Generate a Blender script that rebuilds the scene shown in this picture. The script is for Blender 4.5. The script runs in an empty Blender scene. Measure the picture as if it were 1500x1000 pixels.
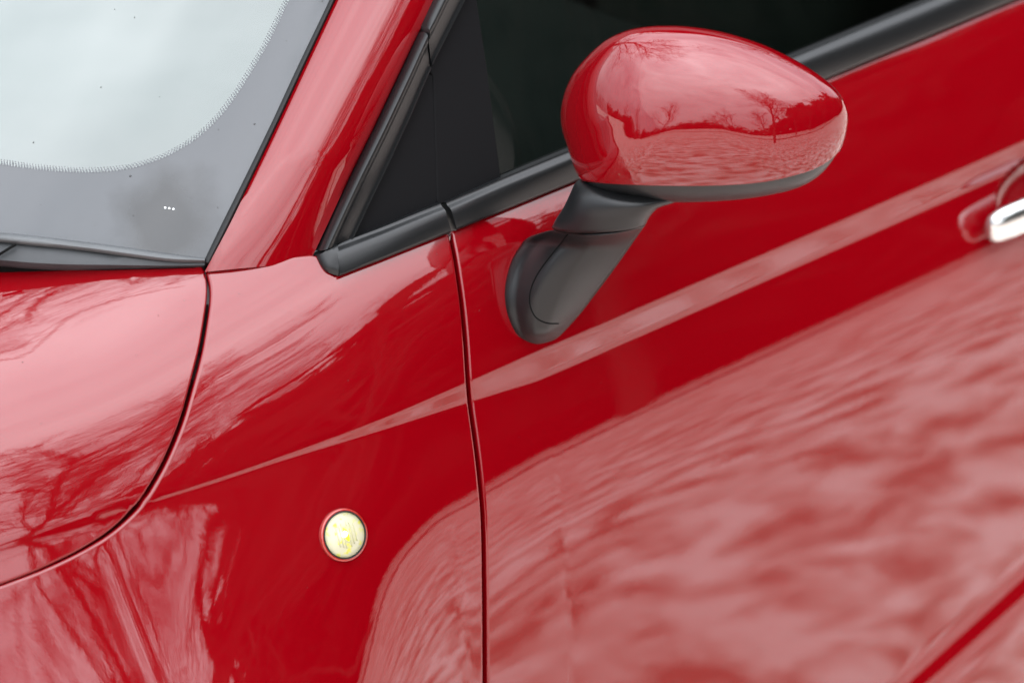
import bpy, math, random
import numpy as np
from mathutils import Vector, geometry
from mathutils.bvhtree import BVHTree

scene = bpy.context.scene
COL = scene.collection
rad = math.radians

# ------------------------------------------------------------------ camera
PSI, PIT, LENS, DIST = rad(50), rad(27), 85.0, 2.1
FWD = np.array([math.cos(PSI)*math.cos(PIT), math.sin(PSI)*math.cos(PIT), -math.sin(PIT)])
RGT = np.array([math.sin(PSI), -math.cos(PSI), 0.0])
UPV = np.cross(RGT, FWD)
CAM = np.array([.04, .05, .83]) - DIST*FWD
FPX = LENS/36*1500
cd = bpy.data.cameras.new('camera'); cam = bpy.data.objects.new('camera', cd); COL.objects.link(cam)
cam.location = CAM
cam.rotation_euler = Vector(FWD).to_track_quat('-Z', 'Y').to_euler()
cd.lens = LENS; cd.sensor_width = 36; cd.clip_start = .05; cd.clip_end = 600
cd.dof.use_dof = True; cd.dof.focus_distance = 1.98; cd.dof.aperture_fstop = 3.6
scene.camera = cam

# ------------------------------------------------------------------ overcast daylight
SUN_EL, SUN_ROT = rad(52), rad(200)
w = bpy.data.worlds.new('World'); scene.world = w; w.use_nodes = True
nt = w.node_tree; nd = nt.nodes; lk = nt.links; nd.clear()
def N(t, **k):
    n = nd.new(t)
    for a, b in k.items():
        if a in n.inputs: n.inputs[a].default_value = b
        else: setattr(n, a, b)
    return n
out = N('ShaderNodeOutputWorld'); bg = N('ShaderNodeBackground'); bg.inputs[1].default_value = .1
sky = N('ShaderNodeTexSky'); sky.sky_type = 'NISHITA'; sky.sun_disc = False
sky.sun_elevation = SUN_EL; sky.sun_rotation = SUN_ROT
tc = N('ShaderNodeTexCoord'); mp = N('ShaderNodeMapping'); mp.inputs['Scale'].default_value = (1, 1, 2.2); mp.inputs['Location'].default_value = (0, 0, 0)
n1 = N('ShaderNodeTexNoise', Scale=1.9, Detail=7.0, Roughness=.58, Distortion=.5)
cr = N('ShaderNodeValToRGB')
cr.color_ramp.elements[0].position = .30; cr.color_ramp.elements[0].color = (.58, .63, .70, 1)
cr.color_ramp.elements[1].position = .68; cr.color_ramp.elements[1].color = (1.20, 1.22, 1.29, 1)
mx = N('ShaderNodeMix'); mx.data_type = 'RGBA'; mx.inputs[0].default_value = .93
lk.new(tc.outputs['Generated'], mp.inputs[0]); lk.new(mp.outputs[0], n1.inputs['Vector'])
lk.new(n1.outputs[0], cr.inputs[0]); lk.new(sky.outputs[0], mx.inputs[6])
# overcast sky: brighter overhead than at the horizon, zenith boost added for bonnet reflection
sx = N('ShaderNodeSeparateXYZ'); pw = N('ShaderNodeMath'); pw.operation = 'POWER'; pw.inputs[1].default_value = 7.; mz = N('ShaderNodeMath'); mz.operation = 'MULTIPLY_ADD'; mz.inputs[1].default_value = .5; mz.use_clamp = False
mr = N('ShaderNodeMapRange'); mr.clamp = False; mr.inputs['To Min'].default_value = 2.8; mr.inputs['To Max'].default_value = 13.8
vm = N('ShaderNodeVectorMath'); vm.operation = 'SCALE'
lk.new(tc.outputs['Generated'], sx.inputs[0]); mx0 = N('ShaderNodeMath'); mx0.operation = 'MAXIMUM'; mx0.inputs[1].default_value = 0.; lk.new(sx.outputs[2], mx0.inputs[0]); lk.new(mx0.outputs[0], pw.inputs[0]); lk.new(pw.outputs[0], mz.inputs[0]); lk.new(mx0.outputs[0], mz.inputs[2]); lk.new(mz.outputs[0], mr.inputs['Value']); lk.new(cr.outputs[0], vm.inputs[0]); lk.new(mr.outputs[0], vm.inputs['Scale'])
lk.new(vm.outputs[0], mx.inputs[7])
lk.new(mx.outputs[2], bg.inputs[0]); lk.new(bg.outputs[0], out.inputs[0])
sd = bpy.data.lights.new('sun', 'SUN'); sd.energy = .5; sd.angle = rad(110); sd.color = (1, .96, .9)
so = bpy.data.objects.new('sun', sd); COL.objects.link(so)
so.rotation_euler = (rad(90)-SUN_EL, 0, math.pi-SUN_ROT)
scene.view_settings.view_transform = 'Standard'; scene.view_settings.look = 'None'
scene.view_settings.exposure = 1.75; scene.view_settings.gamma = 1
scene.render.engine = 'CYCLES'
scene.cycles.use_denoising = True
scene.cycles.max_bounces = 8; scene.cycles.glossy_bounces = 5; scene.cycles.transparent_max_bounces = 12

# ------------------------------------------------------------------ materials
def mat(name, col, rough=.5, metal=0., spec=.5, coat=0., coat_ior=1.5, coat_rough=.02):
    m = bpy.data.materials.new(name); m.use_nodes = True
    b = m.node_tree.nodes['Principled BSDF']
    b.inputs['Base Color'].default_value = (*col, 1); b.inputs['Roughness'].default_value = rough
    b.inputs['Metallic'].default_value = metal; b.inputs['Specular IOR Level'].default_value = spec
    b.inputs['Coat Weight'].default_value = coat; b.inputs['Coat IOR'].default_value = coat_ior
    b.inputs['Coat Roughness'].default_value = coat_rough
    return m
def noise_bump(m, scale, strength, dist, detail=3., coat=False):
    t = m.node_tree; b = t.nodes['Principled BSDF']
    tcn = t.nodes.new('ShaderNodeTexCoord'); nn = t.nodes.new('ShaderNodeTexNoise'); bp = t.nodes.new('ShaderNodeBump')
    nn.inputs['Scale'].default_value = scale; nn.inputs['Detail'].default_value = detail
    bp.inputs['Strength'].default_value = strength; bp.inputs['Distance'].default_value = dist
    t.links.new(tcn.outputs['Object'], nn.inputs['Vector']); t.links.new(nn.outputs[0], bp.inputs['Height'])
    t.links.new(bp.outputs[0], b.inputs['Normal'])
    if coat: t.links.new(bp.outputs[0], b.inputs['Coat Normal'])
    return tcn, nn
def vary(m, scale, c0, c1, p0=.35, p1=.65, detail=6., vec=(1, 1, 1)):
    t = m.node_tree; b = t.nodes['Principled BSDF']
    tcn = t.nodes.new('ShaderNodeTexCoord'); mpn = t.nodes.new('ShaderNodeMapping'); nn = t.nodes.new('ShaderNodeTexNoise'); r = t.nodes.new('ShaderNodeValToRGB')
    mpn.inputs['Scale'].default_value = vec
    nn.inputs['Scale'].default_value = scale; nn.inputs['Detail'].default_value = detail
    r.color_ramp.elements[0].position = p0; r.color_ramp.elements[0].color = (*c0, 1)
    r.color_ramp.elements[1].position = p1; r.color_ramp.elements[1].color = (*c1, 1)
    t.links.new(tcn.outputs['Object'], mpn.inputs[0]); t.links.new(mpn.outputs[0], nn.inputs['Vector'])
    t.links.new(nn.outputs[0], r.inputs[0]); t.links.new(r.outputs[0], b.inputs['Base Color'])
    return r
M = {}
M['paint'] = mat('red_paint', (.165, .0003, .0026), .55, spec=0., coat=1., coat_ior=1.64, coat_rough=.012)
noise_bump(M['paint'], 140, .03, .0006, 2., coat=True)
M['plastic'] = mat('black_plastic', (.006, .0065, .007), .33, spec=.38); noise_bump(M['plastic'], 2600, .06, .0003)
M['matte'] = mat('black_trim_film', (.007, .007, .0075), .5, spec=.03); noise_bump(M['matte'], 3500, .06, .0003)
M['trim'] = mat('satin_black_trim', (.006, .0065, .007), .32, spec=.4); noise_bump(M['trim'], 3000, .04, .0003)
M['rubber'] = mat('black_rubber', (.012, .012, .012), .55, spec=.3)
M['cowl'] = mat('grey_weathered_plastic', (.05, .053, .056), .5, spec=.6); noise_bump(M['cowl'], 1800, .2, .0004)
vary(M['cowl'], 14, (.035, .037, .04), (.075, .08, .083))
M['cowl_dark'] = mat('dark_weathered_plastic', (.02, .022, .024), .5, spec=.4); vary(M['cowl_dark'], 16, (.014, .016, .018), (.04, .043, .046))
M['dark'] = mat('dark_cavity', (.004, .004, .004), .9, spec=.1)
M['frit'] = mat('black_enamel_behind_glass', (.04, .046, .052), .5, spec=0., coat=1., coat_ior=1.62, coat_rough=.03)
M['rib'] = mat('fluted_lens_rib', (.58, .57, .46), .3)
M['chrome'] = mat('chrome', (.66, .67, .66), .2, metal=1.)
M['interior'] = mat('interior_plastic', (.02, .02, .02), .7)
M['dash'] = mat('pale_dashboard', (.11, .12, .118), .7); vary(M['dash'], 2.2, (.05, .065, .06), (.14, .145, .14))
M['fabric'] = mat('seat_fabric', (.10, .115, .10), .9)
M['white'] = mat('white_print', (.75, .78, .78), .4)
M['mirror'] = mat('silvered_mirror', (.22, .23, .24), .04, metal=1.)
M['orange'] = mat('clear_orange_bezel', (.30, .012, .006), .15, spec=.5, coat=1.)
M['tyre'] = mat('tyre_rubber', (.015, .015, .015), .8); M['rim'] = mat('alloy_rim', (.5, .5, .52), .3, metal=1.)
M['paint_speck'] = mat('brown_grit', (.10, .04, .035), .7); M['speck'] = mat('dirt_speck', (.03, .03, .03), .6)
def glass(name, tint, ior, refl_col=(1, 1, 1)):
    m = bpy.data.materials.new(name); m.use_nodes = True; t = m.node_tree; t.nodes.clear()
    o = t.nodes.new('ShaderNodeOutputMaterial'); mxs = t.nodes.new('ShaderNodeMixShader'); fr = t.nodes.new('ShaderNodeFresnel')
    tr = t.nodes.new('ShaderNodeBsdfTransparent'); gl = t.nodes.new('ShaderNodeBsdfGlossy')
    tr.inputs[0].default_value = (*tint, 1); gl.inputs['Roughness'].default_value = .015; gl.inputs[0].default_value = (*refl_col, 1)
    fr.inputs[0].default_value = ior
    t.links.new(fr.outputs[0], mxs.inputs[0]); t.links.new(tr.outputs[0], mxs.inputs[1]); t.links.new(gl.outputs[0], mxs.inputs[2])
    t.links.new(mxs.outputs[0], o.inputs[0]); return m
M['screen_glass'] = glass('windscreen_glass', (.78, .84, .82), 1.9, (.95, 1, .99))
M['side_glass'] = glass('tinted_side_glass', (.05, .064, .056), 1.5)
def emis(name, col, st):
    m = mat(name, col, .3); b = m.node_tree.nodes['Principled BSDF']
    b.inputs['Emission Color'].default_value = (*col, 1); b.inputs['Emission Strength'].default_value = st; return m
M['bulb'] = emis('lit_bulb', (.9, .88, .04), .3)
M['reflector'] = emis('lamp_reflector', (.86, .85, .76), .02); vary(M['reflector'], 160, (.60, .58, .52), (.66, .64, .10), .55, .66, 2.); M['filament'] = emis('lit_filament', (1, .97, .85), 1.2)
M['lens'] = glass('clear_lens', (.97, .97, .88), 1.3)

# ------------------------------------------------------------------ object helpers
def link(name, me, parent=None, m=None):
    o = bpy.data.objects.new(name, me); COL.objects.link(o)
    if parent is not None: o.parent = parent
    if m is not None and me is not None: me.materials.append(m)
    return o
def thing(name, label, cat, loc=(0, 0, 0), group=None):
    o = link(name, None); o.location = loc; o['label'] = label; o['category'] = cat
    if group: o['group'] = group
    return o
def mesh(name, V, Fc, parent=None, m=None, normals=None, smooth=True, kind=None):
    me = bpy.data.meshes.new(name); me.from_pydata([tuple(map(float, v)) for v in V], [], [tuple(map(int, f)) for f in Fc]); me.update()
    if smooth:
        me.polygons.foreach_set('use_smooth', [True]*len(me.polygons))
    if normals is not None:
        me.normals_split_custom_set_from_vertices([tuple(map(float, n)) for n in normals])
    o = link(name, me, parent, m)
    if kind: o['kind'] = kind
    return o
def unit(a):
    a = np.asarray(a, float); return a/np.maximum(np.linalg.norm(a, axis=-1, keepdims=True), 1e-12)
def project(P):
    q = np.asarray(P)-CAM; z = q@FWD
    return np.stack([750+FPX*(q@RGT)/z, 500-FPX*(q@UPV)/z], -1)
def rays(px):
    px = np.atleast_2d(np.asarray(px, float))
    return unit(FWD + RGT*((px[:, :1]-750)/FPX) + UPV*((500-px[:, 1:])/FPX))
def smooth_line(pts, n, closed=False):
    """Catmull-Rom through pts, n samples evenly by length"""
    p = np.asarray(pts, float)
    q = np.vstack([p[-1:], p, p[:2]]) if closed else np.vstack([2*p[:1]-p[1:2], p, 2*p[-1:]-p[-2:-1]])
    o = []
    for i in range(1, len(q)-2):
        t = np.linspace(0, 1, 16, endpoint=False)[:, None]; a, b, c, d = q[i-1:i+3]
        o.append(.5*(2*b+(c-a)*t+(2*a-5*b+4*c-d)*t*t+(3*b-a-3*c+d)*t**3))
    o = np.vstack(o+[q[-2:-1]])
    return resample(o, n)
def resample(o, n):
    o = np.asarray(o, float); L = np.r_[0, np.cumsum(np.linalg.norm(np.diff(o, axis=0), axis=1))]
    k = np.r_[True, np.diff(L) > 1e-12]; o = o[k]; L = L[k]
    s = np.linspace(0, L[-1], n); return np.stack([np.interp(s, L, o[:, i]) for i in range(o.shape[1])], -1)
def pchip(xk, yk, x):
    xk = np.asarray(xk, float); yk = np.asarray(yk, float); h = np.diff(xk); d = np.diff(yk)/h
    m = np.zeros_like(yk); m[0] = d[0]; m[-1] = d[-1]
    for i in range(1, len(xk)-1):
        if d[i-1]*d[i] > 0:
            w1 = 2*h[i]+h[i-1]; w2 = h[i]+2*h[i-1]; m[i] = (w1+w2)/(w1/d[i-1]+w2/d[i])
    x = np.clip(x, xk[0], xk[-1]); i = np.clip(np.searchsorted(xk, x)-1, 0, len(h)-1); t = (x-xk[i])/h[i]
    return (2*t**3-3*t**2+1)*yk[i]+(t**3-2*t**2+t)*h[i]*m[i]+(-2*t**3+3*t**2)*yk[i+1]+(t**3-t**2)*h[i]*m[i+1]

# ------------------------------------------------------------------ surfaces
class Surf:
    sgn = 1.
    def N(self, uv):
        uv = np.atleast_2d(uv); e = 4e-4
        a = self.P(uv+[e, 0])-self.P(uv-[e, 0]); b = self.P(uv+[0, e])-self.P(uv-[0, e])
        return self.sgn*unit(np.cross(a, b))
    def inv(self, px, guess=None):
        """surface coordinates of the points seen along the given sight lines"""
        px = np.atleast_2d(np.asarray(px, float))
        g = self.seeds(); gp = project(self.P(g)); vis = (self.N(g)*(CAM-self.P(g))).sum(1) > 0
        g, gp = g[vis], gp[vis]
        uv = g[np.argmin(((px[:, None]-gp[None])**2).sum(-1), 1)].copy()
        for _ in range(25):
            e = 2e-4; r = project(self.P(uv))-px
            ja = (project(self.P(uv+[e, 0]))-project(self.P(uv-[e, 0])))/(2*e)
            jb = (project(self.P(uv+[0, e]))-project(self.P(uv-[0, e])))/(2*e)
            det = ja[:, 0]*jb[:, 1]-ja[:, 1]*jb[:, 0]; det = np.where(abs(det) < 1, np.sign(det)+(det == 0), det)
            st = np.stack([(r[:, 0]*jb[:, 1]-r[:, 1]*jb[:, 0])/det, (ja[:, 0]*r[:, 1]-ja[:, 1]*r[:, 0])/det], -1)
            uv = uv-np.clip(st, -.05, .05)
        return uv
    def at(self, px): return self.P(self.inv(px))

class Body(Surf):
    """side of the car as sections across the car: tilt of the skin (degrees from upright) along the girth s, s = 0 on the waist crease"""
    KS = [-.85, -.45, -.35, -.25, -.18, -.12, -.055, -.032, -.0265, -.003, .003, .03, .06, .09, .12, .15, .2, .3, .45, .65, .95]
    ST = {
      -1.00: [10, 14, 30, 40, 42, 40, 38, 36, 36, 36, 36, 44, 50, 56, 61, 65, 71, 78, 83, 87, 90],
      -0.60: [-8, 2, 26, 38, 37, 33, 30, 29, 28, 28, 28, 36, 44, 52, 58, 63, 70, 77, 83, 87, 90],
      -0.38: [-10, 0, 24, 39, 39, 36, 33, 28, 13, 12, 27, 33, 42, 51, 58, 63, 70, 77, 83, 87, 90],
      -0.22: [-10, -4, 6, 17, 22, 23, 28, 26, 10, 10, 21, 27, 34, 43, 51, 57, 66, 76, 83, 87, 90],
      -0.08: [-6, 0, 2, 5, 9, 14.5, 21, 22, 6, 6, 19, 22, 26, 33, 44, 53, 66, 78, 85, 88, 90],
       0.10: [-6, 1, 2.5, 4, 6.5, 12.5, 20.5, 22, 6, 6, 19, 21, 22, 26, 42, 58, 72, 82, 86, 89, 90],
       0.45: [-6, 1, 2.5, 4, 6.5, 12.5, 20.5, 22, 6, 6, 19, 21, 22, 24, 32, 58, 72, 82, 86, 89, 90],
       1.40: [-6, 1, 2.5, 4, 6.5, 12.5, 20.5, 22, 6, 6, 19, 21, 22, 24, 30, 58, 72, 82, 86, 89, 90]}
    XS = np.arange(-1.05, 1.4501, .005); SS = np.arange(-.85, .9501, .001)
    def __init__(self):
        sx = sorted(self.ST); T = np.array([self.ST[k] for k in sx], float)
        K = np.stack([pchip(sx, T[:, j], self.XS) for j in range(T.shape[1])], 1)
        yc = pchip([-1.05, -.6, -.4, -.25, -.1, .1, .5, 1.0, 1.45], [.27, .105, .052, .024, .0075, .0005, -.001, .004, .02], self.XS)
        zc = pchip([-1.05, -.6, -.38, -.25, -.05, .66, 1.45], [.775, .806, .822, .828, .8385, .868, .90], self.XS)
        i0 = int(round(.85/.001)); G = np.zeros((len(self.XS), len(self.SS), 3))
        for i, x in enumerate(self.XS):
            wf = max(.13, float(np.clip((x+.375)/.40, 0, 1))**1.9)*float(np.clip((x+.41)/.05, .1, 1))              # the crease strip runs out to a point on the wing
            ks = list(self.KS); ks[7] = -.004-.027*wf; ks[8] = -.005-.0125*wf; ks[9] = -.005; ks[10] = -.005+.0095*max(wf, .4)
            a = np.radians(pchip(ks, K[i], self.SS))
            y = np.r_[0, np.cumsum((np.sin(a[1:])+np.sin(a[:-1]))*.0005)]; z = np.r_[0, np.cumsum((np.cos(a[1:])+np.cos(a[:-1]))*.0005)]
            G[i, :, 0] = x; G[i, :, 1] = yc[i]+y-y[i0]; G[i, :, 2] = zc[i]+z-z[i0]
        self.G = G
        gx = np.gradient(G, axis=0); gs = np.gradient(G, axis=1); n = unit(np.cross(gs, gx))
        if n[200, 850, 1] > 0: n = -n
        self.NG = n
    def _lerp(self, A, uv):
        uv = np.atleast_2d(uv)
        a = np.clip((uv[:, 0]-self.XS[0])/.005, 0, len(self.XS)-1.001); b = np.clip((uv[:, 1]-self.SS[0])/.001, 0, len(self.SS)-1.001)
        i = a.astype(int); j = b.astype(int); a = (a-i)[:, None]; b = (b-j)[:, None]
        return (A[i, j]*(1-a)+A[i+1, j]*a)*(1-b)+(A[i, j+1]*(1-a)+A[i+1, j+1]*a)*b
    def P(self, uv): return self._lerp(self.G, uv)
    def N(self, uv): return unit(self._lerp(self.NG, uv))
    def seeds(self):
        a, b = np.meshgrid(np.arange(-1.0, 1.4, .025), np.arange(-.82, .9, .02)); return np.stack([a.ravel(), b.ravel()], -1)
BODY = Body()

class Sheet(Surf):
    """gently crowned sheet: origin, two directions, crown"""
    def __init__(self, o, e, d, crown=0., span=1.2, size=((-.2, 1.3), (-.2, 1.0)), face=None):
        self.o, self.e = np.asarray(o, float), unit(e)
        n = unit(np.cross(self.e, d)); self.d = unit(d)
        if np.dot(n, CAM-self.o) < 0: n = -n
        self.n = n; self.c = crown; self.span = span; self.size = size
        self.sgn = 1.; self.sgn = 1. if np.dot(self.N(np.array([[.1, .1]]))[0], n) > 0 else -1.
    def P(self, uv):
        uv = np.atleast_2d(uv); a = uv[:, :1]; b = uv[:, 1:]
        return self.o+a*self.e+b*self.d+self.n*(self.c*4*a*(self.span-a)/self.span**2)
    def seeds(self):
        a, b = np.meshgrid(np.linspace(*self.size[0], 30), np.linspace(*self.size[1], 30)); return np.stack([a.ravel(), b.ravel()], -1)
class Ruled(Surf):
    """side glass plane: follows the belt line of the body and leans inwards"""
    def __init__(self, pts, lean, off):
        self.px = np.polyfit(pts[:, 0], pts[:, 1], 3); self.pz = np.polyfit(pts[:, 0], pts[:, 2], 2); self.g = unit(lean); self.off = np.asarray(off, float); self.r = (pts[0, 0]-.03, pts[-1, 0]+.1)
        self.sgn = 1.; self.sgn = 1. if self.N(np.array([[.1, .1]]))[0] @ np.array([0, -1., .3]) > 0 else -1.
    def P(self, uv):
        uv = np.atleast_2d(uv); x = np.clip(uv[:, 0], *self.r); k = uv[:, 0]-x
        y = np.polyval(self.px, x)+k*np.polyval(np.polyder(self.px), x); z = np.polyval(self.pz, x)+k*np.polyval(np.polyder(self.pz), x)
        return np.stack([uv[:, 0], y, z], -1)+self.off+uv[:, 1:]*self.g
    def seeds(self):
        a, b = np.meshgrid(np.linspace(-.3, 1.2, 40), np.linspace(-.1, .6, 30)); return np.stack([a.ravel(), b.ravel()], -1)
class Lifted(Surf):
    def __init__(self, base, h): self.b, self.h, self.sgn = base, h, base.sgn
    def P(self, uv): return self.b.P(uv)+self.b.N(uv)*self.h
    def N(self, uv): return self.b.N(uv)
    def seeds(self): return self.b.seeds()

def inside(poly, pts):
    x, y = pts[:, 0], pts[:, 1]; r = np.zeros(len(pts), bool); p = poly; q = np.roll(poly, -1, 0)
    for (x0, y0), (x1, y1) in zip(p, q):
        c = ((y0 > y) != (y1 > y)); 
        if y0 != y1: r ^= c & (x < (x1-x0)*(y-y0)/(y1-y0)+x0)
    return r
def edge_dist(poly, pts):
    d = np.full(len(pts), 1e9); q = np.roll(poly, -1, 0)
    for a, b in zip(poly, q):
        ab = b-a; t = np.clip(((pts-a)@ab)/max(ab@ab, 1e-15), 0, 1); d = np.minimum(d, np.linalg.norm(pts-a-t[:, None]*ab, axis=1))
    return d
def densify(poly, st):
    o = []
    for a, b in zip(poly, np.roll(poly, -1, 0)):
        n = max(1, int(np.ceil(np.linalg.norm(b-a)/st))); o.append(a+(b-a)*np.linspace(0, 1, n, endpoint=False)[:, None])
    return np.vstack(o)
def panel(name, surf, poly, parent, m, st=.01, skip=None, rows=None, r=.0022, depth=.012, edge=.005, dent=None, lift=0., extra=None):
    """sheet-metal panel on a surface: flat triangulated skin, rolled edge, flange"""
    poly = np.asarray(poly, float)
    ar = np.sum(poly[:, 0]*np.roll(poly[:, 1], -1)-np.roll(poly[:, 0], -1)*poly[:, 1])
    if ar < 0: poly = poly[::-1]
    poly = densify(poly, edge); nb = len(poly)
    lo, hi = poly.min(0), poly.max(0)
    us = np.arange(lo[0]+st/2, hi[0], st); vs = np.arange(lo[1]+st/2, hi[1], st)
    if rows is not None:
        vs = np.array(sorted([v for v in vs if min(abs(v-q) for q in rows) > st*.3]+[q for q in rows if lo[1] < q < hi[1]]))
    a, b = np.meshgrid(us, vs); pts = np.stack([a.ravel(), b.ravel()], -1)
    if skip is not None: pts = pts[~skip(pts)]
    if extra is not None: pts = np.vstack([pts, extra])
    pts = pts[inside(poly, pts)]; pts = pts[edge_dist(poly, pts) > edge*.6]
    allp = np.vstack([poly, pts])
    v2, _, fc, ov, _, _ = geometry.delaunay_2d_cdt([Vector(p) for p in allp], [], [list(range(nb))], 1, 1e-7)
    uv = np.array([[p.x, p.y] for p in v2])
    P = surf.P(uv); Nn = surf.N(uv)
    if lift: P = P+Nn*lift
    if dent is not None:
        e = 5e-4; h = dent(uv); f = lambda q: surf.P(q)+surf.N(q)*dent(q)[:, None]
        P = P+Nn*h[:, None]
        n2 = unit(np.cross(f(uv+[e, 0])-f(uv-[e, 0]), f(uv+[0, e])-f(uv-[0, e]))); n2 *= np.sign((n2*Nn).sum(1, keepdims=True)); Nn = n2
    V = list(P); NN = list(Nn); Fc = []
    for f in fc:
        f = list(f); c = np.cross(P[f[1]]-P[f[0]], P[f[2]]-P[f[0]])
        if c@Nn[f[0]] < 0: f = f[::-1]
        Fc.append(f)
    if depth > 0:
        # boundary ring in order
        key = {}
        for i, o in enumerate(ov):
            for k in o:
                if k < nb: key[k] = i
        ring = [key[k] for k in range(nb) if k in key]; nr = len(ring)
        B = P[ring]; n = Nn[ring]
        tan = unit(np.roll(B, -1, 0)-np.roll(B, 1, 0)); o = unit(np.cross(tan, n)); o = unit(o-n*(o*n).sum(1, keepdims=True))
        ctr = surf.P(np.array([poly.mean(0)]))[0]
        # outward: away from the panel in surface coordinates
        t2 = np.roll(uv[ring], -1, 0)-np.roll(uv[ring], 1, 0); o2 = np.stack([t2[:, 1], -t2[:, 0]], -1); o2 /= np.maximum(np.linalg.norm(o2, axis=1, keepdims=True), 1e-12)
        dv = surf.P(uv[ring]+o2*1e-3)-surf.P(uv[ring]); o *= np.where((o*dv).sum(1, keepdims=True) < 0, -1, 1)
        prev = ring; base = len(V)
        lev = [(r*math.sin(t), r*(1-math.cos(t)), t) for t in np.radians([22, 45, 68, 90])]+[(r, depth, math.pi/2)]
        for k, (so_, dn, t) in enumerate(lev):
            row = list(range(len(V), len(V)+nr))
            V += list(B+o*so_-n*dn); NN += list(unit(n*math.cos(t)+o*math.sin(t)))
            for i in range(nr):
                j = (i+1) % nr; q = [prev[i], prev[j], row[j], row[i]]
                c = np.cross(V[q[1]]-V[q[0]], V[q[2]]-V[q[0]])
                if c@(NN[q[0]]+NN[q[2]]) < 0: q = q[::-1]
                Fc.append(q)
            prev = row
    return mesh(name, V, Fc, parent, m, NN)
def loft(name, secs, parent, m, closed=True, cap=True, normals=None, flip=None):
    secs = np.asarray(secs, float); n, k, _ = secs.shape; V = secs.reshape(-1, 3); Fc = []
    for i in range(n-1):
        for j in range(k if closed else k-1):
            Fc.append([i*k+j, i*k+(j+1) % k, (i+1)*k+(j+1) % k, (i+1)*k+j])
    if cap and closed: Fc += [list(range(k))[::-1], [(n-1)*k+j for j in range(k)]]
    o = mesh(name, V, Fc, parent, m)
    import bmesh
    bm = bmesh.new(); bm.from_mesh(o.data); bmesh.ops.recalc_face_normals(bm, faces=bm.faces); bm.to_mesh(o.data); bm.free()
    return o
def sharp(o, deg=40):
    o.data.set_sharp_from_angle(angle=rad(deg)); return o
def strip(name, A, B, n, prof, parent, m, deg=50, thick=None):
    """moulding between two 3-D rails; prof = (across 0..1, height in metres); n = outward direction(s)"""
    A, B = np.asarray(A), np.asarray(B)
    if n is sn: n = SIDE.N(SIDE.inv(project(A)))
    n = np.broadcast_to(np.asarray(n, float), A.shape); n = unit(n)
    secs = [[A[i]+(B[i]-A[i])*t+n[i]*h for t, h in prof] for i in range(len(A))]
    return sharp(loft(name, secs, parent, m), deg)
def tube(name, pts, r, parent, m, k=8, n=None):
    p = np.asarray(pts, float); t = unit(np.gradient(p, axis=0)); secs = []
    rr = np.broadcast_to(np.asarray(r, float), (len(p),))
    for i in range(len(p)):
        a = unit(np.cross(t[i], [.3, .2, .93])); b = np.cross(t[i], a)
        secs.append([p[i]+rr[i]*(math.cos(q)*a+math.sin(q)*b) for q in np.linspace(0, 2*math.pi, k, endpoint=False)])
    return loft(name, secs, parent, m)
def box(name, lo, hi, parent, m, bev=.01):
    import bmesh
    bm = bmesh.new(); bmesh.ops.create_cube(bm, size=1)
    lo, hi = np.array(lo, float), np.array(hi, float)
    for v in bm.verts: v.co = Vector((lo+hi)/2+np.array(v.co)*(hi-lo))
    if bev: bmesh.ops.bevel(bm, geom=bm.edges[:], offset=bev, segments=3, affect='EDGES', profile=.5)
    me = bpy.data.meshes.new(name); bm.to_mesh(me); bm.free(); o = link(name, me, parent, m)
    me.polygons.foreach_set('use_smooth', [True]*len(me.polygons)); return sharp(o, 50)

# ------------------------------------------------------------------ ground
g = mat('leaf_strewn_gravel', (.4, .37, .33), .95, spec=.1)
t = g.node_tree; b = t.nodes['Principled BSDF']; tcn = t.nodes.new('ShaderNodeTexCoord')
def tn(scale, detail, dist=0.):
    n = t.nodes.new('ShaderNodeTexNoise'); n.inputs['Scale'].default_value = scale; n.inputs['Detail'].default_value = detail; n.inputs['Distortion'].default_value = dist
    t.links.new(tcn.outputs['Object'], n.inputs['Vector']); return n
def ramp(src, stops):
    r = t.nodes.new('ShaderNodeValToRGB'); e = r.color_ramp.elements
    while len(e) < len(stops): e.new(.5)
    for i, (p, c) in enumerate(stops): e[i].position = p; e[i].color = (*c, 1)
    t.links.new(src, r.inputs[0]); return r
r1 = ramp(tn(6.6, 4, .35).outputs[0], [(.35, (.34, .23, .18)), (.47, (.63, .51, .44)), (.60, (.90, .83, .77))])
r2 = ramp(tn(1.3, 2, .2).outputs[0], [(.36, (.74, .68, .63)), (.55, (1, 1, 1))])
mm = t.nodes.new('ShaderNodeMix'); mm.data_type = 'RGBA'; mm.blend_type = 'MULTIPLY'; mm.inputs[0].default_value = .8
t.links.new(r1.outputs[0], mm.inputs[6]); t.links.new(r2.outputs[0], mm.inputs[7]); t.links.new(mm.outputs[2], b.inputs['Base Color'])
S = 300
o = mesh('ground', [(-S, -S, 0), (S, -S, 0), (S, S, 0), (-S, S, 0)], [(0, 1, 2, 3)], None, g, smooth=False, kind='structure')

vg = mat('dark_grass', (.03, .035, .018), .95, spec=.1); vary(vg, 5, (.022, .026, .014), (.05, .05, .03))
xs_ = np.linspace(-60, 90, 151); rv = random.Random(9); V, Fc = [], []
for x in xs_: V += [(x, -12.6-rv.random()*.5, .004), (x, -11.2+rv.random()*.35, .004)]
mesh('grass_verge', V, [(2*i, 2*i+1, 2*i+3, 2*i+2) for i in range(150)], None, vg, smooth=False, kind='structure')

# ------------------------------------------------------------------ the car
car = thing('red_car', 'glossy red hatchback with black door mirror, swept windscreen and lit round side lamp', 'car')
ROWS = list(np.round(np.arange(-.036, .0101, .0015), 5))
def bx(px): return BODY.inv(px)

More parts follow.
